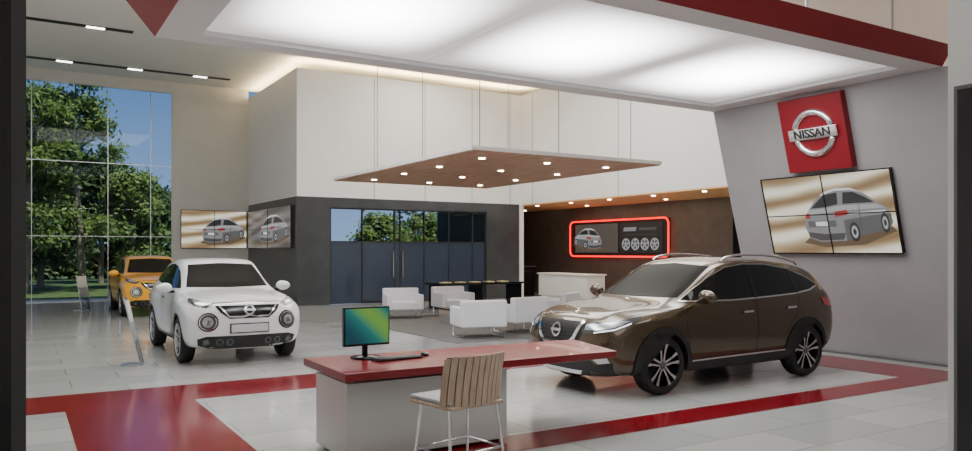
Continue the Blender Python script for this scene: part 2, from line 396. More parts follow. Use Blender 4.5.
flat('wordmark_1', [(3.05,.90),(3.70,.90),(3.75,1.04),(3.10,1.04)], -.075, E_silver, e); flat('wordmark_2', [(3.85,.92),(4.70,.92),(4.74,1.02),(3.89,1.02)], -.075, E_mid, e)

e = empty('reception_counter')
boxes('body', [(16.5,17.3,20.4,23.2,.08,.85),(16.55,17.25,20.5,23.1,0,.08)], M_white, e, .01)
box('top', 16.45,17.35,20.35,23.25,.85,.9, M_white, e, .01)
e = empty('service_counter')
box('body', 16.0,16.8,23.9,27,0,1.1, M_black, e, .01); box('top', 15.95,16.85,23.85,27.05,1.1,1.14, M_dark, e, .005)

# ------------------------------------------------------------------ DESK + accessories
e = empty('desk')
V = [(2.17,5.62,.685),(4.88,5.58,.685),(5.12,6.55,.685),(2.18,6.66,.685)]
V += [(x,y,.75) for x,y,_ in V]
o = mesh_obj('top', V, [(3,2,1,0),(4,5,6,7),(0,1,5,4),(1,2,6,5),(2,3,7,6),(3,0,4,7)], M_red, e)
bv = o.modifiers.new('b','BEVEL'); bv.width = .006; bv.segments = 2
box('pedestal', 2.24,3.75,5.76,6.5,.03,.645, M_desk, e, .006)
box('plinth', 2.30,3.70,5.82,6.44,0,.03, M_blackm, e)
box('spacer', 2.40,3.65,5.88,6.35,.645,.685, M_greyf, e)

e = empty('computer_monitor', (2.66,6.38,.75), math.radians(1))
lathe('base', [(.001,0),(.14,0),(.14,.012),(.03,.022),(.001,.022)], M_black, e, 32, axis='z')
box('neck', -.025,.025,.02,.045,.02,.22, M_black, e, .004)
box('bezel', -.22,.22,-.02,.02,.11,.455, M_black, e, .006)
mm = mat('screen_image', (.01,.01,.01), .25)
tc = N(mm,'ShaderNodeTexCoord'); g = N(mm,'ShaderNodeTexWave'); g.bands_direction='DIAGONAL'; g.inputs['Scale'].default_value=.75; g.inputs['Distortion'].default_value=3.0; g.inputs['Detail'].default_value=1
g.inputs['Phase Offset'].default_value=.3
cr = N(mm,'ShaderNodeValToRGB'); cr.color_ramp.elements[0].color=(.003,.05,.075,1); cr.color_ramp.elements[1].color=(.14,.33,.05,1); q=cr.color_ramp.elements.new(.6); q.color=(.006,.16,.15,1)
L(mm,tc.outputs['Object'],g.inputs[0]); L(mm,g.outputs['Fac'],cr.inputs[0]); L(mm,cr.outputs[0],B(mm).inputs['Emission Color']); B(mm).inputs['Emission Strength'].default_value=.9
box('screen', -.206,.206,-.024,-.019,.13,.44, mm, e)
e = empty('keyboard', (2.86,6.16,.75), math.radians(6))
box('body', -.22,.22,-.075,.075,0,.018, M_black, e, .004)
boxes('keys', [(-.205+.03*i,-.181+.03*i,-.06+.026*j,-.04+.026*j,.018,.024) for i in range(14) for j in range(5)], M_greyf, e)
e = empty('computer_mouse', (3.17,6.24,.75)); 
o = lathe('shell', [(.001,0),(.032,0),(.034,.012),(.028,.026),(.012,.034),(.001,.035)], M_black, e, 20, axis='z'); o.scale=(1,1.6,1)

# chair
e = empty('chair', (2.87,5.02,0), math.radians(10))
R = .40; n = 12
V, F = [], []
for i in range(n):
    a = math.radians(-42 + 84*i/(n-1)); da = math.radians(3.25)
    k = len(V)
    for (zz_, off) in ((.575,0),(.69,-.012),(.80,-.03),(.945,-.06)):
        for aa in (a-da, a+da):
            for rr in (R, R+.014):
                V.append((rr*math.sin(aa), .20-rr*math.cos(aa)+off, zz_ + (-.02 if zz_>.9 and i in (0,n-1) else 0)))
    for s_ in range(3):
        b = k+s_*4; c = b+4
        F += [(b,b+2,c+2,c),(b+1,c+1,c+3,b+3),(b,c,c+1,b+1),(b+2,b+3,c+3,c+2)]
    F += [(k,k+1,k+3,k+2),(k+12,k+14,k+15,k+13)]
o = mesh_obj('back_slats', V, F, M_woodch, e); fixn(o)
V, F = [], []
nb = 24
for i in range(nb+1):
    a = math.radians(-43 + 86*i/nb)
    for (zz_, off) in ((.58,0),(.69,-.012),(.80,-.03),(.935,-.058)):
        V.append(((R-.003)*math.sin(a), .20-(R-.003)*math.cos(a)+off, zz_))
for i in range(nb):
    for j in range(3): F.append((i*4+j, i*4+j+1, i*4+j+5, i*4+j+4))
mesh_obj('back_liner', V, F, mat('chair_liner', (.16,.10,.07), .6), e, True)
boxes('seat', [(-.26,.26,-.18,.32,.550,.580)], M_woodch, e, .012)
boxes('seat_pad', [(-.25,.25,-.15,.33,.580,.610)], mat('seat_fabric', (.42,.42,.43), .8), e, .012, 3)
for k,(sx,sy) in enumerate(((-1,-1),(1,-1),(1,1),(-1,1))):
    tube('leg_%d'%k, [(sx*.23,sy*.17+.04,.545),(sx*.27,sy*.23+.04,0.012)], .012, M_chrome, e)
tube('footrest', [(-.255,-.165,.22),(.255,-.165,.22),(.255,.245,.22),(-.255,.245,.22)], .009, M_chrome, e, closed=True)

# ------------------------------------------------------------------ LOUNGE
box('rug', 6.9,11.6,12.3,18.4,0,.012, M_rug)
def armchair(loc, rz):
    e = empty('armchair', loc, rz)
    box('seat', -.34,.34,-.38,.30,.22,.42, M_leather, e, .03, 3)
    box('backrest', -.46,.46,.26,.42,.22,.74, M_leather, e, .035, 3)
    box('arm_left', -.46,-.33,-.40,.28,.22,.60, M_leather, e, .03, 3)
    box('arm_right', .33,.46,-.40,.28,.22,.60, M_leather, e, .03, 3)
    for s_ in (-1,1):
        tube('sled_%d'%(s_+1), [(s_*.40,-.34,.22),(s_*.40,-.34,.012),(s_*.40,.36,.012),(s_*.40,.36,.22)], .014, M_chrome, e)
z_ = .012
armchair((8.35,17.65,z_), math.radians(-15)); armchair((9.85,17.75,z_), math.radians(-5))
armchair((7.75,12.95,z_), math.radians(180-12)); armchair((9.0,13.35,z_), math.radians(180+5)); armchair((10.6,14.2,z_), math.radians(180+30))
e = empty('coffee_table', (8.9,15.5,z_))
box('top', -.55,.55,-.35,.35,.34,.38, M_black, e, .006); boxes('legs', [(-.5,-.46,-.3,.3,0,.34),(.46,.5,-.3,.3,0,.34)], M_chrome, e)
e = empty('side_table', (11.9,20.0,0))
box('top', -1.5,1.5,-.45,.45,.70,.76, M_black, e, .006); boxes('legs', [(-1.4,-1.34,-.4,.4,0,.70),(1.34,1.4,-.4,.4,0,.70),(-.03,.03,-.4,.4,0,.70)], M_black, e)
e = empty('reflection_row', (11.9,20.0,.76)); boxes('reflection_slabs', [(-1.2+.5*i,-.95+.5*i,-.2,.1,0,.02) for i in range(5)], [mat('reflection_tint',(.7,.6,.3),.6)], e)  # yellowish slabs standing in for light reflections on the black table top

def stand(loc, rz, s=1):
    e = empty('information_stand', loc, rz)
    box('foot', -.2,.2,-.02,.28,0,.015, M_alu, e, .003)
    V = [(-.17,0,.015),(.17,0,.015),(.17,.22,1.0),(-.17,.22,1.0),(-.17,.012,.015),(.17,.012,.015),(.17,.232,1.0),(-.17,.232,1.0)]
    mesh_obj('panel', V, [(0,1,2,3),(7,6,5,4),(0,4,5,1),(1,5,6,2),(2,6,7,3),(3,7,4,0)], M_acry, e)
    mesh_obj('sheet', [(-.15,.08,.36),(.15,.08,.36),(.15,.21,.97),(-.15,.21,.97)], [(0,1,2,3)], M_offwhite, e)
    tube('edge_left', [(-.17,.006,.02),(-.17,.226,1.0)], .008, M_alu, e); tube('edge_right', [(.17,.006,.02),(.17,.226,1.0)], .008, M_alu, e)
stand((1.62,12.5,0), math.radians(75)); stand((1.75,24.8,0), math.radians(40))

# ------------------------------------------------------------------ CARS
def shell(name, stations, nose, tail, sub=2, crease={}):
    V = []; F = []; ROW = {}
    def sec(st):
        x,zb,w,zsh,wb,zbt,wr,zr,zt = st
        return [(x,0,zb),(x,w*.8,zb),(x,w*.965,zb+.07),(x,w,zb+.55*(zsh-zb)),(x,w*.985,zsh),(x,wb,zbt),(x,wr,zr),(x,wr-.09,zr+(zt-zr)*.55),(x,wr*.5,zt-.008),(x,0,zt)]
    secs = []
    def endsec(E, k):
        return [(E['x'][i]+E['dx%d'%k][i], E['y%d'%k][i], E['z'][i]) for i in range(10)]
    secs.append(endsec(tail,1)); secs.append(endsec(tail,0))
    for s_ in stations: secs.append(sec(s_))
    secs.append(endsec(nose,0)); secs.append(endsec(nose,1))
    idx = []
    for si, s_ in enumerate(secs):
        li, ri = [], []
        for i,p in enumerate(s_):
            if i in (0,9): V.append(p); li.append(len(V)-1); ri.append(len(V)-1); ROW[len(V)-1]=(si,i,0)
            else:
                V.append(p); li.append(len(V)-1); ROW[len(V)-1]=(si,i,1); V.append((p[0],-p[1],p[2])); ri.append(len(V)-1); ROW[len(V)-1]=(si,i,-1)
        idx.append((li,ri))
    for a in range(len(idx)-1):
        for side in (0,1):
            A, C = idx[a][side], idx[a+1][side]
            for i in range(9): F.append((A[i],A[i+1],C[i+1],C[i]))
    for (E, ii) in ((tail,0),(nose,len(idx)-1)):
        cc = {}
        for i in range(1,9):
            V.append((E['x'][i],0,E['z'][i])); cc[i] = len(V)-1
        for side in (0,1):
            A = idx[ii][side]
            for i in range(1,8): F.append((A[i],A[i+1],cc[i+1],cc[i]))
            F.append((A[0],A[1],cc[1])); F.append((A[8],A[9],cc[8]))
    o = mesh_obj(name, V, F, [], None, True)
    bm = bmesh.new(); bm.from_mesh(o.data); bmesh.ops.recalc_face_normals(bm, faces=bm.faces)
    lay = bm.edges.layers.float.get('crease_edge') or bm.edges.layers.float.new('crease_edge')
    for ed in bm.edges:
        a, b = ed.verts[0].index, ed.verts[1].index
        if a in ROW and b in ROW and ROW[a][1] == ROW[b][1] and ROW[a][0] != ROW[b][0]:
            ed[lay] = crease.get(ROW[a][1], 0.0)
    bm.to_mesh(o.data); bm.free()
    m = o.modifiers.new('s','SUBSURF'); m.levels = sub; m.render_levels = sub
    bpy.context.view_layer.update()
    me = bpy.data.meshes.new_from_object(o.evaluated_get(bpy.context.evaluated_depsgraph_get()))
    bpy.data.objects.remove(o)
    return me

class Patcher:
    def __init__(s, me, parent):
        s.bvh = BVHTree.FromPolygons([v.co.copy() for v in me.vertices], [tuple(p.vertices) for p in me.polygons]); s.p = parent
    def patch(s, name, pts, nd, m, off=.004, res=.05, smooth=0):
        nd = Vector(nd).normalized(); u = Vector((0,0,1)).cross(nd).normalized(); v = nd.cross(u)
        P = [Vector(p) for p in pts]
        if smooth: P = crom(P, smooth, True)
        bm = bmesh.new()
        vs = [bm.verts.new((p.dot(u), p.dot(v), 0)) for p in P]
        f = bm.faces.new(vs); bmesh.ops.triangulate(bm, faces=[f])
        us = [w_.co.x for w_ in bm.verts]; ws = [w_.co.y for w_ in bm.verts]
        for (lo,hi,ax) in ((min(us),max(us),0),(min(ws),max(ws),1)):
            k = math.floor(lo/res)+1
            while k*res < hi:
                co = (k*res,0,0) if ax==0 else (0,k*res,0); no = (1,0,0) if ax==0 else (0,1,0)
                bmesh.ops.bisect_plane(bm, geom=bm.verts[:]+bm.edges[:]+bm.faces[:], plane_co=co, plane_no=no, dist=1e-5)
                k += 1
        bad = []
        for w_ in bm.verts:
            o_ = u*w_.co.x + v*w_.co.y - nd*5
            loc, nn, ix, d = s.bvh.ray_cast(o_, nd)
            if loc is None: bad.append(w_); continue
            if nn.dot(nd) > 0: nn = -nn
            w_.co = loc + nn*off
        if bad: bmesh.ops.delete(bm, geom=bad, context='VERTS')
        for f in bm.faces:
            f.smooth = True
            f.normal_update()
            if f.normal.dot(nd) > 0: f.normal_flip()
        me = bpy.data.meshes.new(name); bm.to_mesh(me); bm.free(); me.materials.append(m)
        return link(bpy.data.objects.new(name, me), s.p)
    def front(s, name, pts, m, mir=False, **k):
        s.patch(name, [(0,a,b) for a,b in pts], (-1,0,0), m, **k)
        if mir: s.patch(name+'_r', [(0,-a,b) for a,b in pts], (-1,0,0), m, **k)
    def rear(s, name, pts, m, mir=False, **k):
        s.patch(name, [(0,a,b) for a,b in pts], (1,0,0), m, **k)
    def side(s, name, pts, m, **k):
        s.patch(name+'_l', [(a,0,b) for a,b in pts], (0,-1,0), m, **k)
        s.patch(name+'_r', [(a,0,b) for a,b in pts], (0,1,0), m, **k)
    def diag(s, name, pts, m, ang=45, pitch=0, **k):
        a = math.radians(ang); c = math.cos(math.radians(pitch)); sn = math.sin(math.radians(pitch))
        s.patch(name+'_l', pts, (-math.cos(a)*c, -math.sin(a)*c, -sn), m, **k)
        s.patch(name+'_r', [(x,-y,z) for x,y,z in pts], (-math.cos(a)*c, math.sin(a)*c, -sn), m, **k)
def strip(pts, w):
    P = [Vector(p) for p in pts]; A, Bq = [], []
    for i,p in enumerate(P):
        d = (P[min(i+1,len(P)-1)]-P[max(i-1,0)]).normalized(); n_ = Vector((-d.y,d.x))
        A.append(p+n_*w/2); Bq.append(p-n_*w/2)
    return [tuple(q) for q in A+Bq[::-1]]
def arcring(cx, cz, r0, r1, a0, a1, n=20):
    o_ = [(cx+r1*math.cos(math.radians(a0+(a1-a0)*i/n)), cz+r1*math.sin(math.radians(a0+(a1-a0)*i/n))) for i in range(n+1)]
    i_ = [(cx+r0*math.cos(math.radians(a1+(a0-a1)*i/n)), cz+r0*math.sin(math.radians(a1+(a0-a1)*i/n))) for i in range(n+1)]
    return o_+i_

def wheel(parent, nm, x, y, R, side, spoke_m, rimR=.70, wdt=.22, lip=None, wide=1.0):
    e = bpy.data.objects.new(nm, None); COL.objects.link(e); e.parent = parent; e.location = (x,y,R); e.rotation_euler = (0,0,0 if side>0 else math.pi)
    rr = R*rimR; h = wdt/2
    lathe('tyre', [(rr,-h+.01),(rr+.05,-h),(R-.02,-h+.012),(R,-h+.04),(R,h-.04),(R-.02,h-.012),(rr+.05,h),(rr,h-.01),(rr-.01,h-.02),(rr-.01,-h+.02),(rr,-h+.01)], M_tyre, e, 56)
    lathe('rim_lip', [(rr+.004,h-.008),(rr-.012,h-.004),(rr-.02,h-.02),(rr-.03,h-.07),(rr-.035,-h+.03)], lip or M_alu, e, 56)
    lathe('rim_back', [(.001,-.03),(rr-.03,-.03),(rr-.03,-.04),(.001,-.04)], M_blackm, e, 40)
    V, F, fm = [], [], []
    for k in range(5):
        a = math.radians(90+72*k)
        for sgn in (-1,1):
            def pt(r, t, yy): return (r*math.cos(a)-t*math.sin(a), yy, r*math.sin(a)+t*math.cos(a))
            b = len(V)
            r0,r1 = .03, rr-.012
            for (r,t0,t1,yo) in ((r0,.004,.030*wide,.082),(rr*.55,.018,.044*wide,.088),(r1,.036,.082,h-.012)):
                for (t,yy) in ((t0,yo),(t1,yo),(t1,yo-.035),(t0,yo-.035)):
                    V.append(pt(r, sgn*t, yy))
            for q_ in range(2):
                c = b+4*q_
                for j in range(4):
                    F.append((c+j, c+(j+1)%4, c+4+(j+1)%4, c+4+j)); fm.append(0 if j==0 else 1)
    o = mesh_obj('spokes', V, F, [spoke_m, M_black], e, fm=fm); fixn(o)
    lathe('hub', [(.001,.10),(.03,.10),(.045,.085),(.055,.06),(.055,.0)], M_greyf, e, 28)
    return e

def mirror_part(parent, x, y, z, m, k=1.0):
    for s_ in (-1,1):
        bm = bmesh.new(); bmesh.ops.create_uvsphere(bm, u_segments=20, v_segments=12, radius=1)
        for v in bm.verts:
            c = v.co
            v.co = Vector((x + c.x*(.085 if c.x>0 else .05), s_*(y+.10) + c.y*.115*k, z + .05 + c.z*.075*k*(1-.15*c.y*s_)))
        me = bpy.data.meshes.new('door_mirror'); bm.to_mesh(me); bm.free(); me.materials.append(m)
        me.polygons.foreach_set('use_smooth', [True]*len(me.polygons))
        link(bpy.data.objects.new('door_mirror', me), parent)
        box('mirror_arm', x-.03, x+.03, min(s_*(y-.06),s_*(y+.06)), max(s_*(y-.06),s_*(y+.06)), z-.03, z+.01, M_black, parent, .008)

def finish_body(me, parent, paint, axles, R, cutR, yin):
    me.materials.clear(); me.materials.append(paint); me.materials.append(M_blackm)
    me.polygons.foreach_set('material_index', [0]*len(me.polygons)); me.polygons.foreach_set('use_smooth', [True]*len(me.polygons))
    o = bpy.data.objects.new('body_shell', me); COL.objects.link(o)
    V, F = [], []
    n = 48
    for ax in axles:
        for s_ in (-1,1):
            k = len(V)
            for yy in (s_*yin, s_*1.3):
                for i in range(n): V.append((ax+cutR*math.cos(6.28318*i/n), yy, R+cutR*math.sin(6.28318*i/n)))
            F.append(tuple(range(k,k+n))); F.append(tuple(range(k+2*n-1,k+n-1,-1)))
            for i in range(n): F.append((k+i,k+n+i,k+n+(i+1)%n,k+(i+1)%n))
    c = mesh_obj('cut', V, F, [M_blackm]); fixn(c)
    b = o.modifiers.new('bo','BOOLEAN'); b.operation='DIFFERENCE'; b.object=c; b.solver='EXACT'
    try: b.material_mode='TRANSFER'
    except Exception: pass
    bpy.context.view_layer.update()
    m2 = bpy.data.meshes.new_from_object(o.evaluated_get(bpy.context.evaluated_depsgraph_get()))
    bpy.data.objects.remove(c)
    o.modifiers.clear(); o.data = m2
    try: o.data.set_sharp_from_angle(angle=math.radians(40))
    except Exception: pass
    o.parent = parent
    return o
def paint(name, c, metal=.0, rough=.35):
    return mat(name, c, rough, metal, coat=1.0)

def suv(loc, rz):
    e = empty('car', loc, rz)
    P = paint('bronze_paint', (.078,.052,.026), .6, .27)
    st = [(-1.84,.30,.88,.92,.84,1.14,.64,1.35,1.40),(-1.58,.26,.905,.92,.865,1.13,.655,1.455,1.51),(-1.1,.22,.92,.91,.875,1.10,.675,1.535,1.595),(-.5,.20,.905,.89,.87,1.06,.685,1.57,1.635),
          (0,.20,.90,.88,.865,1.045,.68,1.55,1.615),(.22,.20,.90,.88,.865,1.04,.675,1.50,1.56),(.45,.20,.90,.88,.865,1.035,.68,1.38,1.43),(.75,.20,.905,.88,.86,1.02,.71,1.21,1.25),
          (1.0,.20,.915,.88,.85,1.01,.72,1.075,1.12),(1.12,.20,.92,.88,.845,1.0,.70,1.045,1.09),(1.35,.21,.925,.88,.83,.985,.66,1.035,1.05),(1.65,.22,.915,.86,.80,.955,.64,1.01,1.015),(1.90,.22,.885,.81,.77,.905,.60,.97,.975)]
    nose = dict(z=[.22,.22,.30,.48,.64,.78,.87,.915,.94,.95], x=[2.10,2.16,2.22,2.25,2.25,2.23,2.18,2.12,2.06,2.03],
        y0=[0,.64,.80,.84,.84,.79,.66,.55,.30,0], y1=[0,.44,.54,.57,.57,.54,.46,.40,.22,0],
        dx0=[-.15,-.22,-.20,-.19,-.19,-.20,-.17,-.14,-.09,-.08], dx1=[0,-.03,-.035,-.035,-.035,-.035,-.03,-.02,-.01,.0])
    tail = dict(z=[.36,.36,.44,.62,.82,1.02,1.18,1.25,1.28,1.29], x=[-2.0,-2.05,-2.13,-2.16,-2.14,-2.10,-2.05,-2.02,-2.0,-1.995],
        y0=[0,.66,.80,.85,.85,.80,.66,.58,.33,0], y1=[0,.44,.54,.57,.57,.54,.46,.40,.22,0],
        dx0=[.1,.15,.14,.13,.13,.12,.10,.08,.06,.05], dx1=[0,.02,.02,.02,.02,.02,.02,.02,.01,0])
    me = shell('s', st, nose, tail, crease={4:.6, 5:.4, 6:.5, 2:.3})
    Q = Patcher(me, e)
    Q.front('windscreen', [(-.70,1.125),(0,1.115),(.70,1.125),(.665,1.30),(.60,1.50),(0,1.535),(-.60,1.50),(-.665,1.30)], M_cglass, off=.003)
    top = [(.94,1.09),(.66,1.235),(.38,1.37),(.08,1.485),(-.25,1.525),(-.7,1.518),(-1.15,1.455),(-1.5,1.335),(-1.68,1.235)]
    low = [(-1.45,1.17),(-1.1,1.13),(-.6,1.105),(.1,1.08)]
    Q.side('side_window', [(p[0],p[1]-.008) for p in top]+low, M_sglass, off=.004)
    Q.side('window_trim_low', strip([(.96,1.082),(.1,1.075),(-.6,1.10),(-1.1,1.125),(-1.45,1.165),(-1.69,1.235)], .018), M_chrome, off=.006)
    Q.side('window_trim_top', strip(top, .008), M_alu, off=.006)
    Q.side('pillar_b', [(-.30,1.09),(-.38,1.10),(-.36,1.52),(-.30,1.52)], M_black, off=.007)
    Q.side('pillar_c', [(-1.14,1.13),(-1.20,1.14),(-1.16,1.445),(-1.11,1.455)], M_black, off=.007)
    Q.rear('rear_window', [(-.62,1.22),(.62,1.22),(.56,1.36),(-.56,1.36)], M_sglass, off=.004)
    Q.side('sill', [(.93,.20),(-.93,.20),(-.93,.40),(-.88,.41),(.88,.39),(.93,.38)], M_blackm, off=.010)
    for nm, ax in (('arch_front',1.325),('arch_rear',-1.325)):
        Q.side(nm, arcring(ax,.35,.388,.455,-12,192), M_blackm, off=.012, res=.06)
    Q.side('door_chrome', strip([(.86,.37),(-.86,.395)], .018), M_alu, off=.014)
    Q.side('bonnet_seam', strip([(.96,1.0),(1.4,.985),(1.75,.94)], .008), M_black, off=.002)
    Q.side('seam_front', strip([(.90,.99),(.96,.80),(.90,.55),(.90,.38)], .007), M_black, off=.002)
    Q.side('seam_mid', strip([(-.33,1.08),(-.34,.7),(-.30,.38)], .007), M_black, off=.002)
    Q.side('seam_rear', strip([(-1.18,1.10),(-1.10,.85),(-.98,.74),(-.90,.60)], .007), M_black, off=.002)
    Q.side('handle_front', strip([(-.06,.92),(-.24,.925)], .026), M_chrome, off=.022)
    Q.side('handle_rear', strip([(-.90,.945),(-1.08,.95)], .026), M_chrome, off=.022)
    Q.front('grille', [(-.48,.865),(.48,.865),(.40,.66),(.28,.555),(-.28,.555),(-.40,.66)], M_blackm, off=.004)
    for k in range(5):
        zz_ = .62+.045*k; hw = .30+.025*k
        Q.front('grille_bar_%d'%k, strip([(-hw,zz_),(hw,zz_)], .006), mat('grille_bar',(.05,.05,.05),.4), off=.008)
    Q.front('v_chrome', strip([(.42,.865),(.325,.67),(.225,.595),(-.225,.595),(-.325,.67),(-.42,.865)], .048), M_chrome, off=.018, res=.04)
    Q.front('badge', disc_pts(0,.745,.085,20), M_chrome, off=.02); Q.front('badge_inner', disc_pts(0,.745,.058,20), M_black, off=.023); Q.front('badge_bar', strip([(-.095,.745),(.095,.745)],.03), M_chrome, off=.026)
    hl = [(2.18,.46,.85),(2.05,.66,.875),(1.85,.82,.905),(1.66,.87,.93),(1.76,.86,.85),(1.98,.78,.775),(2.14,.60,.735),(2.20,.44,.745)]
    Q.diag('headlamp', hl, M_lampdark, off=.006, res=.04)
    Q.diag('headlamp_lens', [(2.165,.49,.835),(2.04,.67,.86),(1.86,.81,.885),(1.80,.84,.88),(1.98,.77,.81),(2.12,.60,.775),(2.18,.48,.775)], M_lampglass, off=.010, res=.04)
    Q.diag('drl', [(2.14,.60,.757),(1.98,.78,.797),(1.80,.855,.862),(1.80,.855,.848),(1.98,.78,.782),(2.14,.60,.742)], mat('drl',(.9,.9,.9),.2,emis=(1,1,1),es=1.0), off=.013, res=.04)
    Q.front('lower_bumper', [(-.80,.42),(-.62,.38),(-.46,.49),(.46,.49),(.62,.38),(.80,.42),(.78,.27),(.60,.235),(-.60,.235),(-.78,.27)], M_blackm, off=.006)
    Q.front('skid', [(-.42,.30),(.42,.30),(.36,.25),(-.36,.25)], M_alu, off=.012)
    Q.front('fog', [(.60,.45),(.76,.475),(.78,.42),(.66,.40)], M_lampglass, True, off=.012)
    Q.front('fog_trim', strip([(.54,.475),(.66,.50),(.80,.51)], .014), M_chrome, True, off=.012)
    Q.diag('tail_lamp', [(-2.10,.55,1.02),(-1.9,.82,1.04),(-1.66,.87,1.06),(-1.72,.87,.96),(-1.95,.82,.90),(-2.10,.55,.90)], mat('tail_red',(.4,.01,.01),.1,coat=1), ang=135, off=.008)
    finish_body(me, e, P, (1.325,-1.325), .35, .388, .55)
    mirror_part(e, .74, .93, 1.09, P, 1.15)
    for s_ in (-1,1):
        tube('roof_rail', [(p[0], s_*p[1], p[2]) for p in crom([(.05,.62,1.565),(-.05,.625,1.615),(-.4,.63,1.65),(-1.0,.62,1.625),(-1.4,.60,1.555),(-1.5,.59,1.51)],5)], .017, M_chrome, e)
    for nm,x_,s_ in (('wheel_fl',1.325,1),('wheel_fr',1.325,-1),('wheel_rl',-1.325,1),('wheel_rr',-1.325,-1)):
        wheel(e, nm, x_, s_*.79, .35, s_, M_alu, .77, lip=M_black, wide=.95)
    return e
suv((7.83,7.50,.004), math.pi)

def compact(loc, rz, P):
    e = empty('car', loc, rz)
    st = [(-1.65,.30,.87,.93,.78,1.12,.58,1.34,1.39),(-1.4,.25,.895,.93,.80,1.12,.58,1.44,1.49),(-1.1,.22,.89,.92,.81,1.10,.59,1.50,1.55),(-.5,.20,.85,.88,.81,1.07,.60,1.54,1.59),
          (0,.20,.84,.87,.81,1.05,.59,1.52,1.57),(.15,.20,.84,.87,.81,1.05,.59,1.47,1.52),(.35,.20,.845,.87,.81,1.05,.60,1.37,1.42),(.6,.20,.86,.88,.81,1.04,.62,1.21,1.26),
          (.80,.21,.88,.90,.80,1.03,.62,1.08,1.13),(.95,.22,.89,.91,.79,1.02,.58,1.055,1.10),(1.25,.22,.895,.92,.77,1.01,.56,1.03,1.075),(1.55,.22,.89,.88,.75,.98,.54,1.0,1.04),(1.80,.24,.865,.82,.72,.94,.52,.97,1.0)]
    nose = dict(z=[.24,.24,.32,.48,.64,.79,.88,.93,.955,.965], x=[2.0,2.06,2.11,2.13,2.13,2.12,2.08,2.03,1.97,1.94],
        y0=[0,.62,.78,.83,.83,.77,.62,.50,.28,0], y1=[0,.42,.52,.56,.56,.52,.43,.36,.20,0],
        dx0=[-.15,-.22,-.20,-.19,-.19,-.20,-.17,-.13,-.09,-.07], dx1=[0,-.03,-.035,-.035,-.035,-.035,-.03,-.02,-.01,0])
    tail = dict(z=[.36,.36,.44,.62,.82,1.0,1.12,1.20,1.24,1.25], x=[-1.88,-1.92,-1.98,-2.0,-1.99,-1.95,-1.90,-1.86,-1.84,-1.83],
        y0=[0,.64,.78,.83,.83,.76,.62,.52,.30,0], y1=[0,.42,.52,.55,.55,.50,.42,.36,.2,0],
        dx0=[.1,.15,.14,.13,.13,.12,.10,.08,.06,.05], dx1=[0,.02,.02,.02,.02,.02,.02,.02,.01,0])
    me = shell('s', st, nose, tail, crease={4:.55, 5:.4, 6:.4})
    Q = Patcher(me, e)
    Q.front('windscreen', [(-.645,1.12),(0,1.11),(.645,1.12),(.60,1.26),(.525,1.47),(0,1.495),(-.525,1.47),(-.60,1.26)], M_cglass, off=.003)
    Q.side('side_window', [(.66,1.10),(.45,1.22),(.2,1.36),(-.05,1.44),(-.4,1.48),(-.8,1.465),(-1.2,1.39),(-1.42,1.27),(-1.2,1.17),(-.5,1.115),(.1,1.095)], M_sglass, off=.004)
    Q.side('pillar_b', [(-.36,1.09),(-.44,1.10),(-.42,1.48),(-.36,1.475)], M_black, off=.007)
    Q.side('sill', [(.88,.20),(-.88,.20),(-.88,.32),(.88,.30)], M_blackm, off=.008)
    for nm, ax in (('arch_front',1.265),('arch_rear',-1.265)):
        Q.side(nm, arcring(ax,.345,.382,.41,-10,190), M_blackm, off=.008, res=.06)
    Q.side('seam_front', strip([(.72,1.04),(.80,.85),(.76,.5),(.80,.33)], .007), M_black, off=.002)
    Q.side('seam_mid', strip([(-.40,1.08),(-.42,.7),(-.38,.33)], .007), M_black, off=.002)
    Q.side('handle', strip([(-.14,.92),(-.32,.925)], .026), M_chrome, off=.022)
    Q.front('grille', [(-.48,.89),(.48,.89),(.41,.79),(.29,.70),(-.29,.70),(-.41,.79)], M_black, off=.004)
    Q.front('grille_chrome', strip([(-.42,.885),(-.29,.73),(-.10,.725),(0,.75),(.10,.725),(.29,.73),(.42,.885)], .024), M_chrome, off=.012, res=.04)
    Q.front('badge', disc_pts(0,.82,.075,20), M_chrome, off=.018); Q.front('badge_inner', disc_pts(0,.82,.05,20), M_black, off=.021); Q.front('badge_bar', strip([(-.085,.82),(.085,.82)],.025), M_chrome, off=.024)
    Q.diag('indicator_pod', [(1.98,.50,.925),(1.84,.64,.96),(1.62,.73,1.00),(1.50,.77,1.00),(1.62,.79,.95),(1.82,.74,.90),(1.97,.60,.87)], M_lampdark, ang=40, pitch=35, off=.012, res=.04)
    Q.diag('indicator_lens', [(1.93,.53,.92),(1.82,.65,.945),(1.64,.73,.98),(1.80,.72,.91),(1.94,.60,.88)], M_lampglass, ang=40, pitch=35, off=.017, res=.04)
    for k, (r, m_, of) in enumerate(((.138,M_blackm,.006),(.118,M_chrome,.016),(.104,M_lampdark,.020),(.072,M_lampglass,.026),(.035,M_chrome,.032))):
        Q.diag('headlamp_%d'%k, [(2.06+ (-.35)*(a-.58), a, b) for a,b in disc_pts(.585,.655,r,24)], m_, ang=20, off=of, res=.05)
    Q.front('lower_intake', [(-.60,.45),(.60,.45),(.72,.41),(.70,.31),(.52,.26),(-.52,.26),(-.70,.31),(-.72,.41)], M_blackm, off=.005)
    for k,yy in enumerate((.28,.42)):
        Q.front('intake_ring_%d'%k, disc_pts(yy,.36,.05,16), M_greyf, True, off=.012); Q.front('intake_hole_%d'%k, disc_pts(yy,.36,.036,16), M_black, True, off=.015)
    Q.front('fog', disc_pts(.60,.365,.045,16), M_lampdark, True, off=.014)
    box('number_plate', 2.135,2.15,-.27,.27,.50,.615, mat('plate',(.55,.56,.57),.4), e, .004)
    box('plate_frame', 2.09,2.137,-.285,.285,.485,.63, M_black, e, .004)
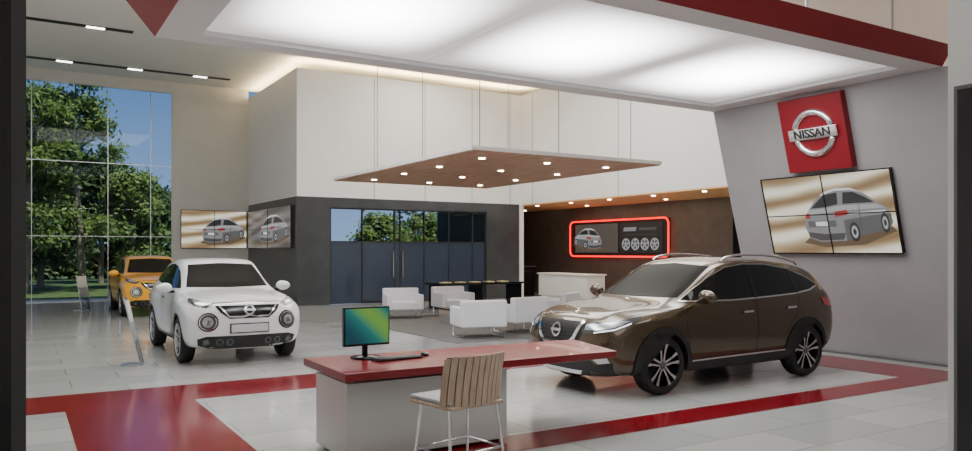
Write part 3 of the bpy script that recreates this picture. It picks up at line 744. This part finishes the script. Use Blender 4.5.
    Q.front('bonnet_seam', strip([(-.50,.925),(0,.945),(.50,.925)], .008), M_black, off=.003)
    finish_body(me, e, P, (1.265,-1.265), .345, .382, .55)
    mirror_part(e, .58, .86, 1.06, P, 1.1)
    for nm,x_,s_ in (('wheel_fl',1.265,1),('wheel_fr',1.265,-1),('wheel_rl',-1.265,1),('wheel_rr',-1.265,-1)):
        wheel(e, nm, x_, s_*.77, .345, s_, M_alu, .72)
    return e
compact((2.98,13.72,0), -math.pi/2, paint('white_paint', (.80,.81,.82), 0, .3))
compact((3.2,23.3,0), -math.pi/2, paint('yellow_paint', (.92,.42,.004), .0, .3))

# ------------------------------------------------------------------ EXTERIOR
box('ground', -60, 90, 29.3, 120, -.3, -.06, M_grass)
box('path', -30, 30, 29.4, 31.5, -.06, -.04, noisy('paving', (.45,.44,.42),(.55,.54,.5), 4, .9))
def tree(loc, h, cr, crown0, ml, leaves=9000, ls=.16, lean=0):
    e = empty('tree', loc)
    V, F = [], []
    def limb(p, q, r0, r1):
        p, q = Vector(p), Vector(q); d = (q-p).normalized(); a = d.orthogonal().normalized(); b = d.cross(a); k = len(V); n = 8
        for (c, r) in ((p,r0),((p+q)/2+a*.04,(r0+r1)/2),(q,r1)):
            for i in range(n): V.append(c + a*r*math.cos(6.283*i/n) + b*r*math.sin(6.283*i/n))
        for s_ in (0,1):
            for i in range(n): F.append((k+s_*n+i, k+s_*n+(i+1)%n, k+(s_+1)*n+(i+1)%n, k+(s_+1)*n+i))
    limb((0,0,0),(lean,0,h*.55),.16,.11); limb((lean,0,h*.55),(lean*1.4,0,h*.9),.11,.03)
    cents = []
    for i in range(26):
        a = random.random()*6.283; z = crown0 + (h-crown0)*random.random()**.9; t = (z-crown0)/(h-crown0)
        rr = cr*math.sqrt(max(.05,1-(2*t-.85)**2*.75))*(.45+.55*random.random())
        c = Vector((lean*z/h+rr*math.cos(a), rr*math.sin(a), z)); cents.append(c)
        zb = max(crown0*.8, z-rr*.8); limb((lean*zb/h,0,min(zb,h*.85)), c, .045, .012)
    mesh_obj('trunk', V, F, M_bark, e, True)
    LV, LF = [], []
    for i in range(leaves):
        c = random.choice(cents); s_ = cr*.19
        p = c + Vector((random.gauss(0,s_),random.gauss(0,s_),random.gauss(0,s_*.7)))
        if p.z < .2: continue
        a = Vector((random.gauss(0,1),random.gauss(0,1),random.gauss(0,1))).normalized(); b = a.orthogonal().normalized(); w_ = ls*(.6+.8*random.random())
        k = len(LV); LV += [p-a*w_, p+b*w_*.55, p+a*w_, p-b*w_*.55]; LF.append((k,k+1,k+2,k+3))
    mesh_obj('leaves', LV, LF, ml, e)
G = -.06
for t_ in [((.3,36.5,G),8.6,1.7,1.6,M_leaf,8500,.11,.2),((2.5,37.5,G),9.6,1.5,2.6,M_leaf,8000,.11,-.3),((1.0,42,G),9.2,2.0,1,M_leaf2,8000,.14,0),((4.6,40,G),5.4,1.5,1.2,M_leaf,6000,.12,.2),
           ((-2,41,G),10,2.4,1,M_leaf2,8000,.16,0),((4.0,47,G),6.6,2.1,.8,M_leaf2,8000,.18,0),((7,47,G),5.0,2,.6,M_leaf2,6000,.18,0),
           ((19.2,44,G),4.0,1.6,.8,M_leaf,4500,.14,0),((22.5,46,G),5.3,2.0,.8,M_leaf,5500,.15,0),((26.8,46.5,G),5.4,2.0,.8,M_leaf2,5500,.15,0),((14.8,48,G),3.6,1.5,.5,M_leaf,4000,.15,0)]:
    tree(*t_)
hv, hf = [], []
for i in range(16000):
    p = Vector((random.uniform(-8,40), 53+random.random()*1.5, random.random()**.7*1.9)); a = Vector((random.gauss(0,1),random.gauss(0,1),random.gauss(0,1))).normalized(); b = a.orthogonal().normalized()
    k = len(hv); hv += [p-a*.25, p+b*.15, p+a*.25, p-b*.15]; hf.append((k,k+1,k+2,k+3))
mesh_obj('hedge', hv, hf, M_leaf2)

# ------------------------------------------------------------------ LIGHT
w = bpy.data.worlds.new('World'); SC.world = w; w.use_nodes = True
nt = w.node_tree; bg = nt.nodes['Background']
tc = nt.nodes.new('ShaderNodeTexCoord'); sp = nt.nodes.new('ShaderNodeSeparateXYZ'); cr = nt.nodes.new('ShaderNodeValToRGB')
nt.links.new(tc.outputs['Generated'], sp.inputs[0]); nt.links.new(sp.outputs[2], cr.inputs[0]); nt.links.new(cr.outputs[0], bg.inputs[0])
el = cr.color_ramp.elements
el[0].position = 0.0; el[0].color = (.32,.48,.76,1); el[1].position = .6; el[1].color = (.06,.14,.38,1)
q = el.new(.2); q.color = (.12,.26,.56,1)
bg.inputs[1].default_value = 1.0
def lamp(name, typ, loc, energy, col=(1,1,1), size=None, rot=(0,0,0), sy=None):
    l = bpy.data.lights.new(name, typ); l.energy = energy; l.color = col
    if size and typ == 'AREA':
        l.size = size
        if sy: l.shape = 'RECTANGLE'; l.size_y = sy
    o = bpy.data.objects.new(name, l); COL.objects.link(o); o.location = loc; o.rotation_euler = rot
    return o
s_ = lamp('sun', 'SUN', (0,-20,40), 4.0, (1,.96,.88)); s_.rotation_euler = Vector((.25,-.5,1)).to_track_quat('Z','Y').to_euler(); s_.data.angle = .01
lamp('fill_light', 'AREA', (11.2,15.5,7.6), 560, (1,.96,.91), 6)  # unseen area fill over the lounge, added for general illumination
lamp('fill_light', 'AREA', (3.4,13.6,7.6), 620, (1,.98,.95), 5.0)  # added fill above the view, lifting the left zone and back wall
lamp('fill_light', 'AREA', (4.5,1.6,6.9), 230, (1,.99,.97), 6)  # added overhead fill near the camera, brightening SUV side and desk front
lamp('fill_light', 'AREA', (10.0,4.0,7.6), 60, (1,.95,.88), 2)  # small out-of-view fill added to lighten the beige upper wall
lamp('fill_light', 'AREA', (11.5,20.9,7.6), 150, (1,.94,.86), 3)  # another added, unseen area fill in front of the upper white panels
lamp('fill_light', 'AREA', (17.2,20,3.33), 60, (1,.80,.58), .6, sy=8)  # area fill added to brighten the alcove, below its downlights

# ------------------------------------------------------------------ CAMERA
cam = bpy.data.cameras.new('camera'); co = bpy.data.objects.new('camera', cam); COL.objects.link(co)
co.location = (0,0,1.7); co.rotation_euler = (math.pi/2, 0, -math.radians(31.5))
cam.sensor_width = 36; cam.lens = 36*768/972; cam.shift_y = 25.5/972; cam.clip_start = .05; cam.clip_end = 500
SC.camera = co
